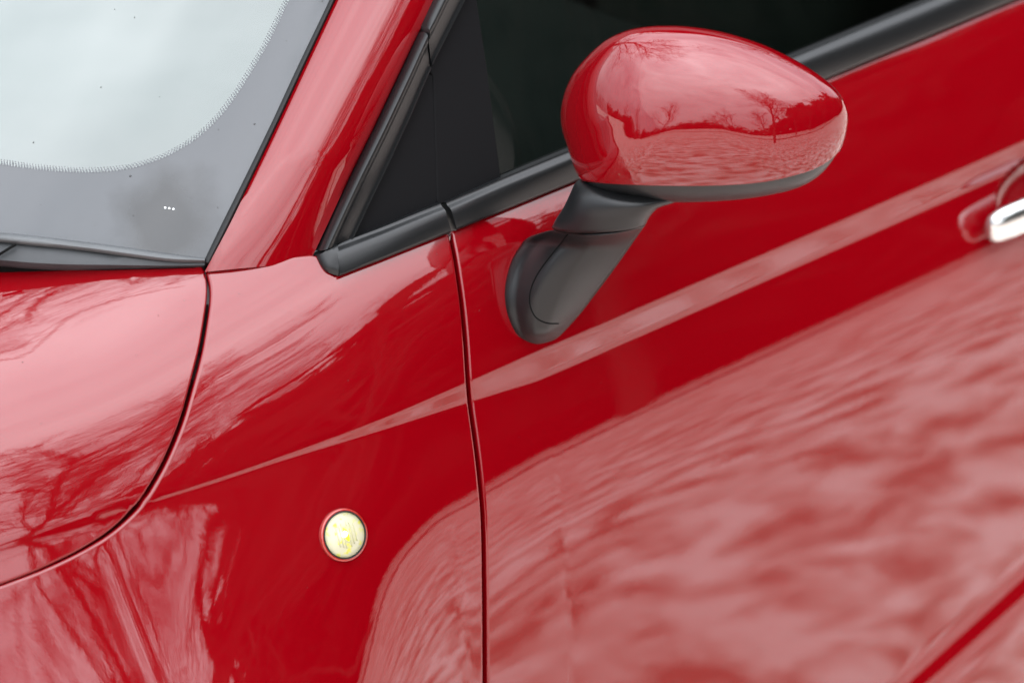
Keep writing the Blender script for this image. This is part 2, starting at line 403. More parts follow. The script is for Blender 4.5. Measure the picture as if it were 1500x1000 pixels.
hood_gap = [(0, 858), (60, 835), (120, 806), (165, 777), (200, 744), (226, 706), (246, 668), (266, 618), (281, 566), (294, 515), (302, 468), (306, 436), (305, 412), (299, 391)]
# bonnet: left of the gap
hg = np.array(hood_gap, float)
hoodline = smooth_line(bx(hg+[-6.5, -4]), 90)
cowl_px = [(298, 390), (250, 391), (200, 392), (150, 393), (100, 392), (50, 391), (0, 389)]
cl = smooth_line(bx(np.array(cowl_px)+[-4, 2]), 40)
cl_end = cl[-1]; hl0 = hoodline[0]
hood_poly = np.vstack([hoodline, cl[1:], [[cl_end[0]-.03, cl_end[1]+.10], [cl_end[0]-.045, .70], [-.9, .70]], [[-.9, hl0[1]-.02], [hl0[0]-.25, hl0[1]-.012]]])
def curl(uv):                                            # the rear edge of the bonnet rolls down to the scuttle
    ln = np.vstack([cl, [[cl_end[0]-.03, cl_end[1]+.10], [cl_end[0]-.045, .70]]]); d = np.full(len(uv), 9.)
    for a_, b_ in zip(ln[:-1], ln[1:]):
        ab = b_-a_; t_ = np.clip(((uv-a_)@ab)/(ab@ab), 0, 1); d = np.minimum(d, np.linalg.norm(uv-a_-t_[:, None]*ab, axis=1))
    return -.0018*np.clip(1-d/.055, 0, 1)**2*np.clip((uv[:, 1]-.12)/.06, 0, 1)
bonnet = panel('bonnet', BODY, hood_poly, car, M['paint'], st=.01, dent=curl)
# front wing
fline = smooth_line(bx(hg+[7, 3]), 90)[::-1]
wing_top = bx([(312, 391), (350, 386), (400, 382), (455, 377), (463, 378), (469, 389), (478, 400), (490, 407), (503, 404), (560, 382), (620, 357), (655, 344)])
shut = smooth_line([(660, 343), (668, 380), (677, 440), (683, 500), (687, 560), (691, 600), (698, 650), (704, 700), (709, 760), (711, 850), (712, 1000), (712, 1150)], 90)
wshut = bx(shut+[-7, 0])
we = wshut[-1]
arch = [[we[0], -.80], [-.12, -.80], [-.17, -.53], [-.19, -.45], [-.24, -.37], [-.32, -.31], [-.45, -.285], [-.6, -.31], [-.7, -.4], [-.9, -.4], [-.9, fline[-1][1]-.02], [fline[-1][0]-.25, fline[-1][1]-.015]]
LAMP = bx([(503, 783)])[0]
hole_poly = np.vstack([fline[:-1][::1][:0], wing_top, wshut, arch, fline[::-1][:0]])
wing_poly = np.vstack([wing_top, wshut, arch, fline[::-1]])
wing = panel('front_wing', BODY, wing_poly, car, M['paint'], st=.01, rows=ROWS, r=.0032)
# door
dshut = bx(shut+[5.5, 0])[::-1]
door_top = bx([(664, 341), (720, 318), (780, 294), (842, 269), (1000, 206), (1230, 112), (1480, 8)])
dt = door_top[-1]
HAND = bx([(1476, 298)])[0]
_f = bx([(1330, 1000), (1420, 918), (1500, 848)])
FOLD = lambda u: np.interp(u, [_f[0, 0]-.3, _f[0, 0], _f[2, 0], _f[2, 0]+.3], [_f[0, 1]-.3*(_f[2, 1]-_f[0, 1])/(_f[2, 0]-_f[0, 0]), _f[0, 1], _f[2, 1], _f[2, 1]+.3*(_f[2, 1]-_f[0, 1])/(_f[2, 0]-_f[0, 0])])
def dent(uv):
    d = np.sqrt(((uv[:, 0]-HAND[0]-.045)/.062)**2+((uv[:, 1]-HAND[1])/.034)**2)
    h = -.022*np.clip(1-d, 0, 1)**.0*np.where(d < 1, (1-d**4)**.5 if False else np.sqrt(np.clip(1-d**2.4, 0, 1)), 0)
    # lower fold of the door skin
    q = (uv[:, 1]-FOLD(uv[:, 0]))/.013
    q = np.clip(q*1.7, -30, 30)
    q2 = np.clip((uv[:, 1]-FOLD(uv[:, 0])+.034)/.008, -30, 30); k_ = np.clip((uv[:, 0]-.45)/.4, 0, 1)
    on_ = np.clip((uv[:, 0]-.36)/.14, 0, 1); on_ = on_*on_*(3-2*on_)
    return h+(.0145/(1+np.exp(q))+.004*(1-k_)/(1+np.exp(q2)))*on_
door_poly = np.vstack([door_top, [[1.05, dt[1]+.005], [1.08, -.1], [1.06, -.4], [1.0, -.80], [.06, -.80]], dshut])
hx, hs = np.meshgrid(np.arange(HAND[0]-.03, HAND[0]+.12, .003), np.arange(HAND[1]-.045, HAND[1]+.045, .003))
fx, fs = np.meshgrid(np.arange(.35, 1.0, .010), np.arange(-.051, .0511, .003)); fs = fs+FOLD(fx)
door = panel('front_door', BODY, door_poly, car, M['paint'], st=.01, rows=ROWS, dent=dent, skip=lambda p: ((p[:, 0] > .35) & (p[:, 0] < 1.01) & (abs(p[:, 1]-FOLD(p[:, 0])) < .054)) | ((abs(p[:, 0]-HAND[0]-.045) < .075) & (abs(p[:, 1]-HAND[1]) < .045)), extra=np.vstack([np.stack([hx.ravel(), hs.ravel()], -1), np.stack([fx.ravel(), fs.ravel()], -1)]))
# dark structure behind the shut lines
ia, ib = np.meshgrid(np.arange(-.9, 1.06, .03), np.arange(-.27, .121, .02), indexing='ij'); q = np.stack([ia.ravel(), ib.ravel()], -1)
def backing(name, u, v, h):
    a, b_ = np.meshgrid(u, v, indexing='ij'); q = np.stack([a.ravel(), b_.ravel()], -1); V = BODY.P(q)-BODY.N(q)*h; n, k = a.shape
    return mesh(name, V, [(i*k+j, (i+1)*k+j, (i+1)*k+j+1, i*k+j+1) for i in range(n-1) for j in range(k-1)], car, M['dark'])
backing('inner_structure', np.arange(-.85, .19, .02), np.arange(-.26, .10, .02), .016)
ss_ = np.arange(.10, .66, .02); ue = np.interp(ss_, np.r_[0, cl[:, 1], .34, .7], np.r_[cl[0, 0], cl[:, 0], cl[-1, 0]-.03, cl[-1, 0]-.045])-.03
q = np.stack([(-.85+(ue[None]+.85)*np.linspace(0, 1, 30)[:, None]).ravel(), np.broadcast_to(ss_, (30, len(ss_))).ravel()], -1)
kk = len(ss_); mesh('inner_structure', BODY.P(q)-BODY.N(q)*.02, [(i*kk+j, (i+1)*kk+j, (i+1)*kk+j+1, i*kk+j+1) for i in range(29) for j in range(kk-1)], car, M['dark'])

# ---- planes of the glasshouse
PD = unit([.70, .21, .67])                                  # rake of the screen pillar
S0 = BODY.at([(662, 338)])[0]; S1 = BODY.at([(1480, 4)])[0]
belt = unit(S1-S0)
SIDE = Ruled(BODY.at([(463, 372), (560, 366), (662, 338), (842, 268), (1230, 112), (1480, 6)]), [.03, .36, .93], [0, .004, .004])
W0 = BODY.at([(301, 389)])[0]; W1 = BODY.at([(0, 388)])[0]
SCREEN = Sheet(W0, unit(W1-W0), PD, crown=.03, span=.9, size=((-.15, .9), (-.1, 1.0)))
sn = SIDE.N(np.array([[0., .1]]))[0]; wn = SCREEN.n
def on(surf, pts, n, h=0., smooth=False):
    p = np.array(pts, float); p = smooth_line(p, n) if smooth else resample(p, n)
    uv = surf.inv(p); return surf.P(uv)+surf.N(uv)*h
def pol(surf, pts): return surf.inv(np.array(pts, float))
ROUND = [(0, -.012), (0, .0), (.04, .0025), (.12, .0045), (.3, .0065), (.5, .0072), (.7, .0065), (.88, .0045), (.96, .0025), (1, 0), (1, -.012)]

# windscreen: clear glass, black enamel border, dots
edge_px = [(303, 378), (328, 330), (360, 266), (400, 184), (440, 98), (487, 0)]
clear_px = [(-160, 215), (-80, 228), (0, 241), (60, 249), (110, 252.5), (150, 252), (190, 247), (230, 235), (262, 220), (292, 200), (322, 172), (348, 138), (372, 100), (395, 60), (424, 0)]
cu = smooth_line(SCREEN.inv(clear_px), 90); eu = smooth_line(SCREEN.inv(edge_px), 40)
low = smooth_line(SCREEN.inv([(299, 384), (250, 377), (200, 370), (150, 364), (100, 358), (50, 352), (0, 345)]), 30)
topv = .62
cl_dir = cu[-1]-cu[-2]; k = (topv-cu[-1][1])/cl_dir[1]; ctop = cu[-1]+cl_dir*k
e_dir = eu[-1]-eu[-2]; k = (topv-eu[-1][1])/e_dir[1]; etop = eu[-1]+e_dir*k
FAR = .85
screen = panel('windscreen', SCREEN, np.vstack([cu, [ctop], [[FAR, topv], [FAR, cu[0][1]]]]), car, M['screen_glass'], st=.03, edge=.008, r=.0005, depth=0)
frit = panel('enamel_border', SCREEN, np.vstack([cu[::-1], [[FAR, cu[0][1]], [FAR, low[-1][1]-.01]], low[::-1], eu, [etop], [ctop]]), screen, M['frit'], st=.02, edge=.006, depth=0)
# border colour, with one darker patch whose edge is broken by noise
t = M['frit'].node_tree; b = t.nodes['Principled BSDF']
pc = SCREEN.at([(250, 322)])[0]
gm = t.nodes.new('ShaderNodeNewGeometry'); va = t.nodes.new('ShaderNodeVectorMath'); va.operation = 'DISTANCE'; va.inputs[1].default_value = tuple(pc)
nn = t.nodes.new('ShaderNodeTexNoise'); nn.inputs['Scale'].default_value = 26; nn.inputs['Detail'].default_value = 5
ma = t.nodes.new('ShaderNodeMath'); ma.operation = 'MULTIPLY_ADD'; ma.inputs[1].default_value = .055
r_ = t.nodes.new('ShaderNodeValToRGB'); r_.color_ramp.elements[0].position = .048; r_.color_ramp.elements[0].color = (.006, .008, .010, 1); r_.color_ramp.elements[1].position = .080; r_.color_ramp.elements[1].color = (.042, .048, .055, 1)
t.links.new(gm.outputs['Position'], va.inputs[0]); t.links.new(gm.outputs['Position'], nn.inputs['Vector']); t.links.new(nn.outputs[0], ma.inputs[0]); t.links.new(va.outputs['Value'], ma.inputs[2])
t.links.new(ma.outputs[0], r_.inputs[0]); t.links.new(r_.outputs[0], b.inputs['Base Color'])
V, Fc = [], []
cd_ = np.gradient(cu, axis=0); nrm = np.stack([-cd_[:, 1], cd_[:, 0]], -1); nrm /= np.linalg.norm(nrm, axis=1, keepdims=True)
L = np.r_[0, np.cumsum(np.linalg.norm(np.diff(cu, axis=0), axis=1))]; pit = .0024
mid = SCREEN.inv([(200, 100)])[0]
for row in range(3):
    s_ = np.arange(pit*.5*(row % 2), L[-1], pit); c = np.stack([np.interp(s_, L, cu[:, i]) for i in (0, 1)], -1); nn_ = np.stack([np.interp(s_, L, nrm[:, i]) for i in (0, 1)], -1)
    sg = np.sign((nn_*(mid-c)).sum(1, keepdims=True)); c = c+nn_*sg*(.0007+row*.0017); rr = .00092-.0002*row
    P0 = SCREEN.P(c)+wn*.0004
    for p in P0:
        b0 = len(V); V += [p+rr*(math.cos(a)*SCREEN.e+math.sin(a)*np.cross(wn, SCREEN.e)) for a in np.linspace(0, 2*math.pi, 8, endpoint=False)]; Fc.append(list(range(b0, b0+8)))
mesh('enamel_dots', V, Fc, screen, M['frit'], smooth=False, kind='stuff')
for px in [(242, 304.5), (248, 305.5), (254, 306.5)]:
    c = SCREEN.at([px])[0]+wn*.0006
    mesh('maker_dot', [c+.0009*(math.cos(a)*SCREEN.e+math.sin(a)*np.cross(wn, SCREEN.e)) for a in np.linspace(0, 2*math.pi, 12, endpoint=False)], [list(range(12))], screen, M['white'], smooth=False)
# rubber seal beside the screen
n = 40
A = on(SCREEN, [(297, 386), (324, 330), (356, 266), (396, 184), (436, 98), (483, 0), (560, -165)], n, .001, True)
B = on(SCREEN, [(306, 387), (335, 330), (366, 266), (405, 184), (445, 98), (491, 0), (568, -165)], n, .004, True)
strip('windscreen_seal', A, B, wn, [(0, -.012), (0, .0005), (.15, .002), (.5, .003), (.85, .003), (1, .001), (1, -.012)], car, M['rubber'])
# painted pillar
A = on(SCREEN, [(299, 400), (308, 383), (336, 330), (367, 266), (406, 184), (446, 98), (492, 0), (569, -165)], n, .004, True)
B = on(SIDE, [(455, 386), (463, 369), (487, 318), (515, 258), (552, 183), (592, 98), (636, 6), (705, -140)], n, -.004, True)
pn = unit(sn+wn*1.2)
prof = [(0, -.02)]+[(t_, .001+.0145*4*t_*(1-t_)) for t_ in np.linspace(0, 1, 25)]+[(1, -.02)]
secs = []
for i in range(n):
    sec = np.array([A[i]+(B[i]-A[i])*t_+pn*(h_*min(1, .3+i/16) if 0 < t_ < 1 else h_) for t_, h_ in prof])
    secs.append(sec)
pillar = sharp(loft('screen_pillar', secs, car, M['paint']), 60)
# trims on the side
A = on(SIDE, [(467, 367), (489, 318), (517, 258), (554, 183), (594, 98), (617, 47)], 24, 0.)
B = on(SIDE, [(516, 348), (543, 290), (572, 230), (600, 168), (621, 118), (628, 103)], 24, -.001)
BAR = [(0, -.02), (0, .004), (.05, .0085), (.13, .0105), (.22, .0105), (.32, .0085), (.42, .006), (.9, .004), (.93, .006), (.98, .006), (1, .004), (1, -.02)]
pt = strip('pillar_trim', A, B, sn, BAR, car, M['trim'])
A = on(SIDE, [(619, 38), (637, 0), (704, -140)], 14, 0.)
B = on(SIDE, [(630, 97), (681, -4), (750, -140)], 14, -.001)
strip('window_frame', A, B, sn, BAR, car, M['trim'])
panel('corner_panel', SIDE, pol(SIDE, [(518, 346), (627, 112), (634, 112), (639, 250), (640, 302)]), car, M['matte'], st=.03, lift=-.002)
panel('door_sail_panel', SIDE, pol(SIDE, [(638, 112), (632, 98), (683, -2), (690, -18), (694, -18), (697, 0), (712, 100), (732, 258), (690, 280), (644, 298)]), door, M['matte'], st=.03, lift=-.001)
A = on(SIDE, [(628, 110), (634, 200), (641, 300)], 10, -.004); B = on(SIDE, [(641, 110), (641, 200), (645, 300)], 10, -.004)
strip('gap_seal', A, B, sn, [(0, -.01), (0, 0), (1, 0), (1, -.01)], car, M['rubber'])
side_window = panel('side_window', SIDE, np.vstack([pol(SIDE, [(735, 262), (714, 100), (698, -8), (700, -160)]), [[1.05, .45], [1.05, .03]], pol(SIDE, [(1480, -30), (1165, 92), (840, 228)])]), door, M['side_glass'], st=.06, depth=.004, r=.0005, lift=-.006)
# belt mouldings: lower rail on the body, upper rail on the glass plane
def belt_trim(lo_px, hi_px, k, parent):
    A = on(BODY, lo_px, k, .0); B = on(SIDE, hi_px, k, .0)
    return strip('belt_moulding', A, B, sn, [(0, -.01), (0, .004), (.03, .006), (.12, .0075), (.55, .0085), (.72, .0088), (.8, .0075), (.86, .005), (.92, .004), (.97, .004), (1, .002), (1, -.012)], parent, M['trim'])
belt_trim([(494, 404), (560, 379), (620, 355), (656, 341)], [(487, 358), (556, 332), (612, 309), (642, 297)], 16, car)
belt_trim([(664, 338), (720, 315), (842, 265), (1000, 201), (1230, 106), (1480, 2), (1600, -50)], [(650, 296), (733, 259), (835, 217), (1000, 150), (1163, 79), (1440, -35), (1560, -86)], 60, door)
# end cap of the moulding
A = on(BODY, [(463, 374), (469, 387), (478, 398), (494, 404)], 14, .0, True); B = on(SIDE, [(481, 361), (484, 360.5), (487, 359), (490, 358)], 14, .001)
strip('moulding_end_cap', A, B, sn, [(0, -.012), (0, .002), (.1, .0045), (.3, .007), (.7, .008), (.95, .007), (1, .005), (1, -.012)], car, M['trim'])

# ---- scuttle between screen and bonnet
n = 30
u0 = [(300, 379), (250, 372), (200, 365), (150, 358), (100, 352), (50, 346), (0, 341), (-120, 330)]
u1 = [(300, 386), (250, 385), (200, 379), (150, 372), (100, 366), (50, 361), (0, 356), (-120, 346)]
u2 = [(299, 390), (250, 391), (200, 391), (150, 391), (100, 391), (50, 389), (0, 385), (-120, 375)]
A = on(SCREEN, u0, n, .0005, True); B = on(SCREEN, u1, n, .004, True); Cc = on(SCREEN, u2, n, .0015, True)
strip('scuttle_seal', A, B, wn, [(0, -.01), (0, .001), (.2, .0035), (.5, .005), (.8, .0045), (.95, .003), (1, .001), (1, -.01)], car, M['cowl'])
strip('scuttle_panel', B-wn*.003, Cc, wn, [(0, -.01), (0, .001), (.1, .002), (.9, .0015), (1, -.002), (1, -.012)], car, M['cowl_dark'])
D0 = on(SCREEN, [(300, 392), (150, 398), (0, 398), (-120, 396)], n, -.02, True)
strip('scuttle_gutter', Cc-wn*.012, D0, wn, [(0, -.01), (0, 0), (1, 0), (1, -.01)], car, M['dark'])
A = on(SCREEN, [(24, 361), (-2, 377)], 4, .0075); tube('panel_seam', A, .0012, car, M['dark'], 6)
tip = on(SCREEN, [(302, 382)], 1, .003)

# ---- side lamp
lampP = BODY.P(LAMP)[0]; lampN = BODY.N(LAMP)[0]
lu = unit(np.cross([0, 0, 1.], lampN)); lv = np.cross(lampN, lu)
def lathe(name, prof, parent, m, c=lampP, ax=lampN, u=lu, v=lv, k=48, cap=False):
    secs = [[c+ax*h+r_*(math.cos(a)*u+math.sin(a)*v) for a in np.linspace(0, 2*math.pi, k, endpoint=False)] for r_, h in prof]
    return loft(name, secs, parent, m, cap=cap)
lamp = lathe('side_lamp', [(.0155, -.004), (.0216, -.004), (.0216, .0006), (.0214, .0016), (.0208, .0025), (.0200, .0028), (.0192, .0022), (.0188, .0006), (.0186, -.002)], car, M['orange'])
lamp['label'] = 'lit round side indicator with clear lens and orange bezel'
lathe('lamp_seal', [(.0195, .0024), (.0194, .0032), (.0187, .0034), (.0182, .0028), (.0182, .0)], lamp, M['rubber'])
lathe('reflector', [(.0182, .0022), (.016, .0017), (.011, .0013), (.006, .0010), (.0005, .0009)], lamp, M['reflector'])
def blob(name, c, r_, m): return lathe(name, [(r_*math.sin(a)+1e-5, r_*math.cos(a)) for a in np.linspace(.01, math.pi-.01, 14)], lamp, m, c=c, k=24)
tube('amber_bulb', [lampP+lampN*.0028+lu*(.0012-.16*q)+lv*q for q in np.linspace(-.006, .006, 12)], [.0003, .0010, .0015, .0018, .0019, .0018, .0018, .0019, .0018, .0015, .0010, .0003], lamp, M['bulb'], 10)
blob('bulb_filament', lampP+lampN*.0045-lu*.0012+lv*.0012, .0026, M['filament'])
for k_, (a0, a1) in enumerate([(-.008, .0075), (-.005, .009), (-.0025, .0105), (.0025, .0105), (.005, .009), (.008, .0075)]):
    tube('lens_rib', [lampP+lu*a0+lv*q+lampN*(.0034+.0022*math.cos(q*90)) for q in np.linspace(-a1, a1, 9)], .0005, lamp, M['rib'], 6)
lathe('lens', [(.0184, .0016), (.0182, .003), (.0172, .0044), (.014, .0060), (.008, .0072), (.003, .0076), (.0002, .0077)], lamp, M['lens'])

# ---- dirt on the screen, edge of the clear film on the door
V, Fc = [], []
rs = random.Random(2)
for u_, v_, r_ in [(191, 258, 2.6), (373, 182, 2.2), (168, 14, 1.4), (197, 26, 1.4), (148, 128, 1.5), (49, 209, 1.8), (234, 142, 1.), (195, 316, 1.3), (319, 304, 1.3), (320, 190, 1.), (472, 2, 1.6), (110, 60, .8), (280, 290, .8), (60, 300, .9), (140, 330, .8), (420, 60, .9)]:
    c = SCREEN.at([(u_, v_)])[0]; b0 = len(V); rr = r_*.00036
    for lv_, (q, h) in enumerate([(1, .0002), (.7, .0006)]):
        V += [c+wn*h+rr*q*rs.uniform(.8, 1.15)*(math.cos(a)*SCREEN.e+math.sin(a)*SCREEN.d) for a in np.linspace(0, 2*math.pi, 8, endpoint=False)]
    Fc += [[b0+k, b0+(k+1) % 8, b0+8+(k+1) % 8, b0+8+k] for k in range(8)]+[list(range(b0+8, b0+16))]
mesh('dirt_specks', V, Fc, screen, M['speck'], kind='stuff')
for pts in ([(797, 507), (803, 530), (806, 547)], [(825, 660), (826.5, 700), (829, 760), (831, 860), (832, 1000)]):
    c = BODY.at(smooth_line(pts, 30)); tube('film_edge', c+BODY.N(BODY.inv(smooth_line(pts, 30)))*-.00044, .0005, door, M['paint'], 8)

def dust(name, parent, pts):
    V, Fc = [], []
    for u_, v_, r_ in pts:
        uv_ = BODY.inv([(u_, v_)]); c = BODY.P(uv_)[0]; n_ = BODY.N(uv_)[0]; a_ = unit(np.cross([0, 0, 1.], n_)); b2 = np.cross(n_, a_); b0 = len(V); rr = r_*.00036
        for q, h in ((1, .0001), (.75, .0004)):
            V += [c+n_*h+rr*q*rs.uniform(.75, 1.2)*(math.cos(t_)*a_+math.sin(t_)*b2) for t_ in np.linspace(0, 2*math.pi, 7, endpoint=False)]
        Fc += [[b0+k, b0+(k+1) % 7, b0+7+(k+1) % 7, b0+7+k] for k in range(7)]+[list(range(b0+7, b0+14))]
    mesh(name, V, Fc, parent, M['paint_speck'], kind='stuff')
dust('dirt_specks', bonnet, [(33, 530, 1.5), (232, 462, 1.1), (120, 470, .7), (200, 520, .7), (60, 620, .8), (180, 600, .6), (95, 440, .6), (270, 440, .7), (20, 700, .8), (150, 560, .6)])
dust('dirt_specks', wing, [(510, 557, 1.2), (640, 372, .8), (430, 470, .7), (350, 430, .7), (400, 520, .6), (560, 640, .6), (450, 860, .7), (600, 700, .6), (330, 660, .6), (640, 900, .7), (250, 850, .7), (140, 900, .7), (520, 480, .6)])
dust('dirt_specks', door, [(702, 455, 1.2), (760, 640, .7), (880, 560, .8), (740, 800, .7), (980, 470, .7), (760, 930, .8), (900, 700, .7)])

# ---- door handle
h0 = BODY.P([HAND+[-.018, -.014]])[0]; hn = BODY.N([HAND])[0]
hp0 = BODY.at([(1429, 338)])[0]
hdir = belt
secs = []
for x_, r_ in [(.0, .005), (.0015, .010), (.005, .0145), (.012, .0172), (.028, .0185), (.06, .0185), (.12, .018), (.16, .017), (.175, .014), (.18, .005)]:
    c = hp0+hdir*x_+hn*(.016+.012*math.sin(min(1, x_/.18)*math.pi)); u_ = np.array([0, 0, 1.]); u_ = unit(u_-hdir*(u_@hdir)); v_ = np.cross(hdir, u_)
    secs.append([c+r_*(math.cos(a)*u_+.6*math.sin(a)*v_) for a in np.linspace(0, 2*math.pi, 24, endpoint=False)])
handle = loft('door_handle', secs, door, M['chrome'])

# ---- door mirror
class Egg(Surf):
    """rounded mirror shell: outline across, bulged towards the front and back"""
    def __init__(self, outline, c, depth, H):
        self.c = np.array(c, float); r = rays([c])[0]; t_ = depth/(r@FWD); self.o = CAM+r*t_; self.w = -r
        P = [CAM+q*(((self.o-CAM)@r)/(q@r)) for q in rays(outline)]
        self.a = unit(np.cross([0, 0, 1.], self.w)); self.b = np.cross(self.w, self.a)
        d = np.array(P)-self.o; xy = np.stack([d@self.a, d@self.b], -1); xy = smooth_line(xy, 720, True)[:-1]
        th = np.arctan2(xy[:, 1], xy[:, 0]); k = np.argsort(th); self.th = th[k]; self.rr = np.linalg.norm(xy, axis=1)[k]
        R = np.interp(np.linspace(-np.pi, np.pi, 361), np.r_[self.th-2*np.pi, self.th, self.th+2*np.pi], np.r_[self.rr]*1 if False else np.r_[self.rr, self.rr, self.rr])
        R = R[:-1]; ker = np.hanning(13); ker /= ker.sum(); R = np.convolve(np.r_[R[-6:], R, R[:6]], ker, 'valid'); self.R = np.r_[R, R[0]]
        self.H = H; self.sgn = 1.; self.sgn = 1. if self.N(np.array([[.1, .1]]))[0]@self.w > 0 else -1.
    def P(self, uv):
        uv = np.atleast_2d(uv); ph = np.hypot(uv[:, 0], uv[:, 1]); th = np.arctan2(uv[:, 1], uv[:, 0])
        R = np.interp(th, np.linspace(-np.pi, np.pi, 361), self.R); s = np.sin(ph)*R
        f = np.cos(ph); f = np.where(f > 0, f**.9 if False else f, f)
        return self.o+np.outer(s*np.cos(th), self.a)+np.outer(s*np.sin(th), self.b)+np.outer(f*self.H-8.*np.maximum(0, -s*np.cos(th)-.04)**2, self.w)
    def N(self, uv):
        uv = np.atleast_2d(uv); e = 2e-3
        return self.sgn*unit(np.cross(self.P(uv+[e, 0])-self.P(uv-[e, 0]), self.P(uv+[0, e])-self.P(uv-[0, e])))
    def seeds(self):
        a, b = np.meshgrid(np.linspace(0.02, 1.55, 30), np.linspace(-np.pi, np.pi, 60)); return np.stack([(a*np.cos(b)).ravel(), (a*np.sin(b)).ravel()], -1)
EGG_PX = [(817, 170), (821, 143), (834, 112), (857, 84), (890, 57), (930, 42), (980, 38), (1030, 42), (1080, 53), (1130, 71), (1180, 97), (1215, 122), (1236, 145), (1243, 166), (1241, 190), (1234, 214), (1218, 242), (1196, 264), (1160, 281), (1100, 293), (1040, 298), (980, 299), (925, 294), (875, 282), (848, 264), (836, 240), (827, 212), (819, 190)]
foot_c = BODY.at([(790, 430)])[0]
MDEPTH = float((foot_c-CAM)@FWD)-.13
EGG = Egg(EGG_PX, (1020, 154), MDEPTH, .064)
split = resample(EGG.inv(smooth_line([(842, 263), (885, 268), (960, 271.5), (1050, 271.5), (1120, 266), (1180, 252), (1212, 237), (1229, 222)], 80)), 60)
def ring(ph, t0, t1, k): return np.stack([ph*np.cos(np.linspace(t0, t1, k)), ph*np.sin(np.linspace(t0, t1, k))], -1)
ta = math.atan2(split[-1][1], split[-1][0]); tb = math.atan2(split[0][1], split[0][0])
PH = 1.82
while tb < ta: tb += 2*math.pi
mirror = panel('mirror_housing', Lifted(EGG, -.0015), ring(PH, -math.pi, math.pi, 97)[:-1], door, M['plastic'], st=.06, r=.001, depth=.01, edge=.05)
mirror['label'] = 'door mirror with red cap, black lower shell and black arm'
capm = panel('mirror_cap', EGG, np.vstack([split, ring(PH-.01, ta, tb, 90)]), mirror, M['paint'], st=.045, r=.0012, depth=.0025, edge=.03)
bk = EGG.P(ring(PH-.05, -math.pi, math.pi, 49)[:-1])
mesh('mirror_glass', list(bk), [list(range(48))], mirror, M['mirror'], smooth=False)
# neck and foot
tc_ = CAM-foot_c; tc_ = unit(tc_)
def at_depth(px, dep):
    r = rays([px])[0]; return CAM+r*(dep/(r@FWD))
md = MDEPTH
def neck_sec(Lp, Rp, dl, dr, B, sag=0., k=28):
    a = at_depth(Lp, dl); b_ = at_depth(Rp, dr); c = (a+b_)/2; h = (b_-a)/2
    front = [c-h*math.cos(t_)+(tc_*B-UPV*sag)*math.sin(t_) for t_ in np.linspace(0, math.pi, k)]
    back = [c+h*math.cos(t_)-tc_*B*.8*math.sin(t_) for t_ in np.linspace(0, math.pi, 12)[1:-1]]
    return front+back
dd = lambda px: float((BODY.at([px])[0]-CAM)@FWD)
fd = dd((790, 430))
def sub(rows, n):
    rows = np.array(rows, float); return smooth_line(rows, n)
nrows = sub([(850, 262, 1010, 284, md+.040, md+.012, .016), (842, 269, 990, 296, md+.036, md+.008, .023), (835, 284, 966, 304, md+.034, md+.007, .029), (826, 303, 956, 312, md+.038, md+.011, .030), (815, 320, 950, 320, md+.047, md+.016, .030), (808, 333, 947, 326, md+.055, md+.02, .030)], 22)
loft('mirror_neck', [neck_sec(r_[:2], r_[2:4], r_[4], r_[5], r_[6], .007*(i/21)**2) for i, r_ in enumerate(nrows)], mirror, M['plastic'])
core = [neck_sec((812-3*q, 330+12*q), (941-4*q, 324+12*q), md+.056+.008*q, md+.021+.004*q, .0275, sag=.007) for q in (-.7, -.2, .4)]
loft('pivot_core', core, mirror, M['dark'])
frow = [(808, 337, 946, 329), (792, 341, 938, 340), (768, 352, 924, 360), (748, 382, 900, 394), (738, 422, 876, 426), (741, 458, 853, 456), (755, 489, 830, 482), (772, 501, 815, 496), (783, 505, 803, 502)]
frow = smooth_line(np.array(frow, float), 34)
secs = []
for i, r_ in enumerate(frow):
    t_ = i/(len(frow)-1); a = BODY.at([r_[:2]])[0]; db = dd(tuple(r_[2:4]))
    w_ = (1-t_)**1.1; dl = dd(tuple(r_[:2]))*(1-max(0, 1-t_*5))+(md+.056)*max(0, 1-t_*5)
    a = at_depth(r_[:2], dl+.002); b_ = at_depth(r_[2:4], (db+.004)*(1-w_)+(md+.021)*w_)
    B = .030*(1-.35*t_)*min(1, ((1-t_)*6+.12))
    fl = min(1, t_*6)*(1-t_)**.3
    sec = []
    for q in np.linspace(0, 1, 32):
        dome = math.sin(math.pi*q)**.9
        g_ = max(0, (q-.14)/.86); low = .22*min(1, q/.10)**.5*(q < .14)+(q >= .14)*(.22*(1-g_)+.95*math.sin(math.pi*min(1, g_**.85))**1.1)
        sec.append(a+(b_-a)*q+tc_*B*((1-fl)*dome+fl*min(1, low))-UPV*.007*math.sin(math.pi*q)*max(0, 1-t_*3.2)**2)
    sec += [b_+(a-b_)*q-tc_*.012*math.sin(math.pi*q) for q in np.linspace(0, 1, 8)[1:-1]]
    secs.append(sec)
foot = loft('mirror_foot', secs, mirror, M['plastic'])
def cast(o_, px, off=0.):
    me = o_.data; bv = BVHTree.FromPolygons([v.co for v in me.vertices], [p.vertices for p in me.polygons]); res = []
    for r_ in rays(px):
        h = bv.ray_cast(Vector(CAM), Vector(r_))
        if h[0] is not None: res.append(np.array(h[0])-r_*off)
    return res
sl = cast(foot, smooth_line([(832, 343), (812, 368), (790, 397), (778, 422), (776, 445), (784, 464), (800, 473), (818, 474)], 40), .0002)
if len(sl) > 3: tube('foot_seam', sl, .0006, mirror, M['dark'], 6)

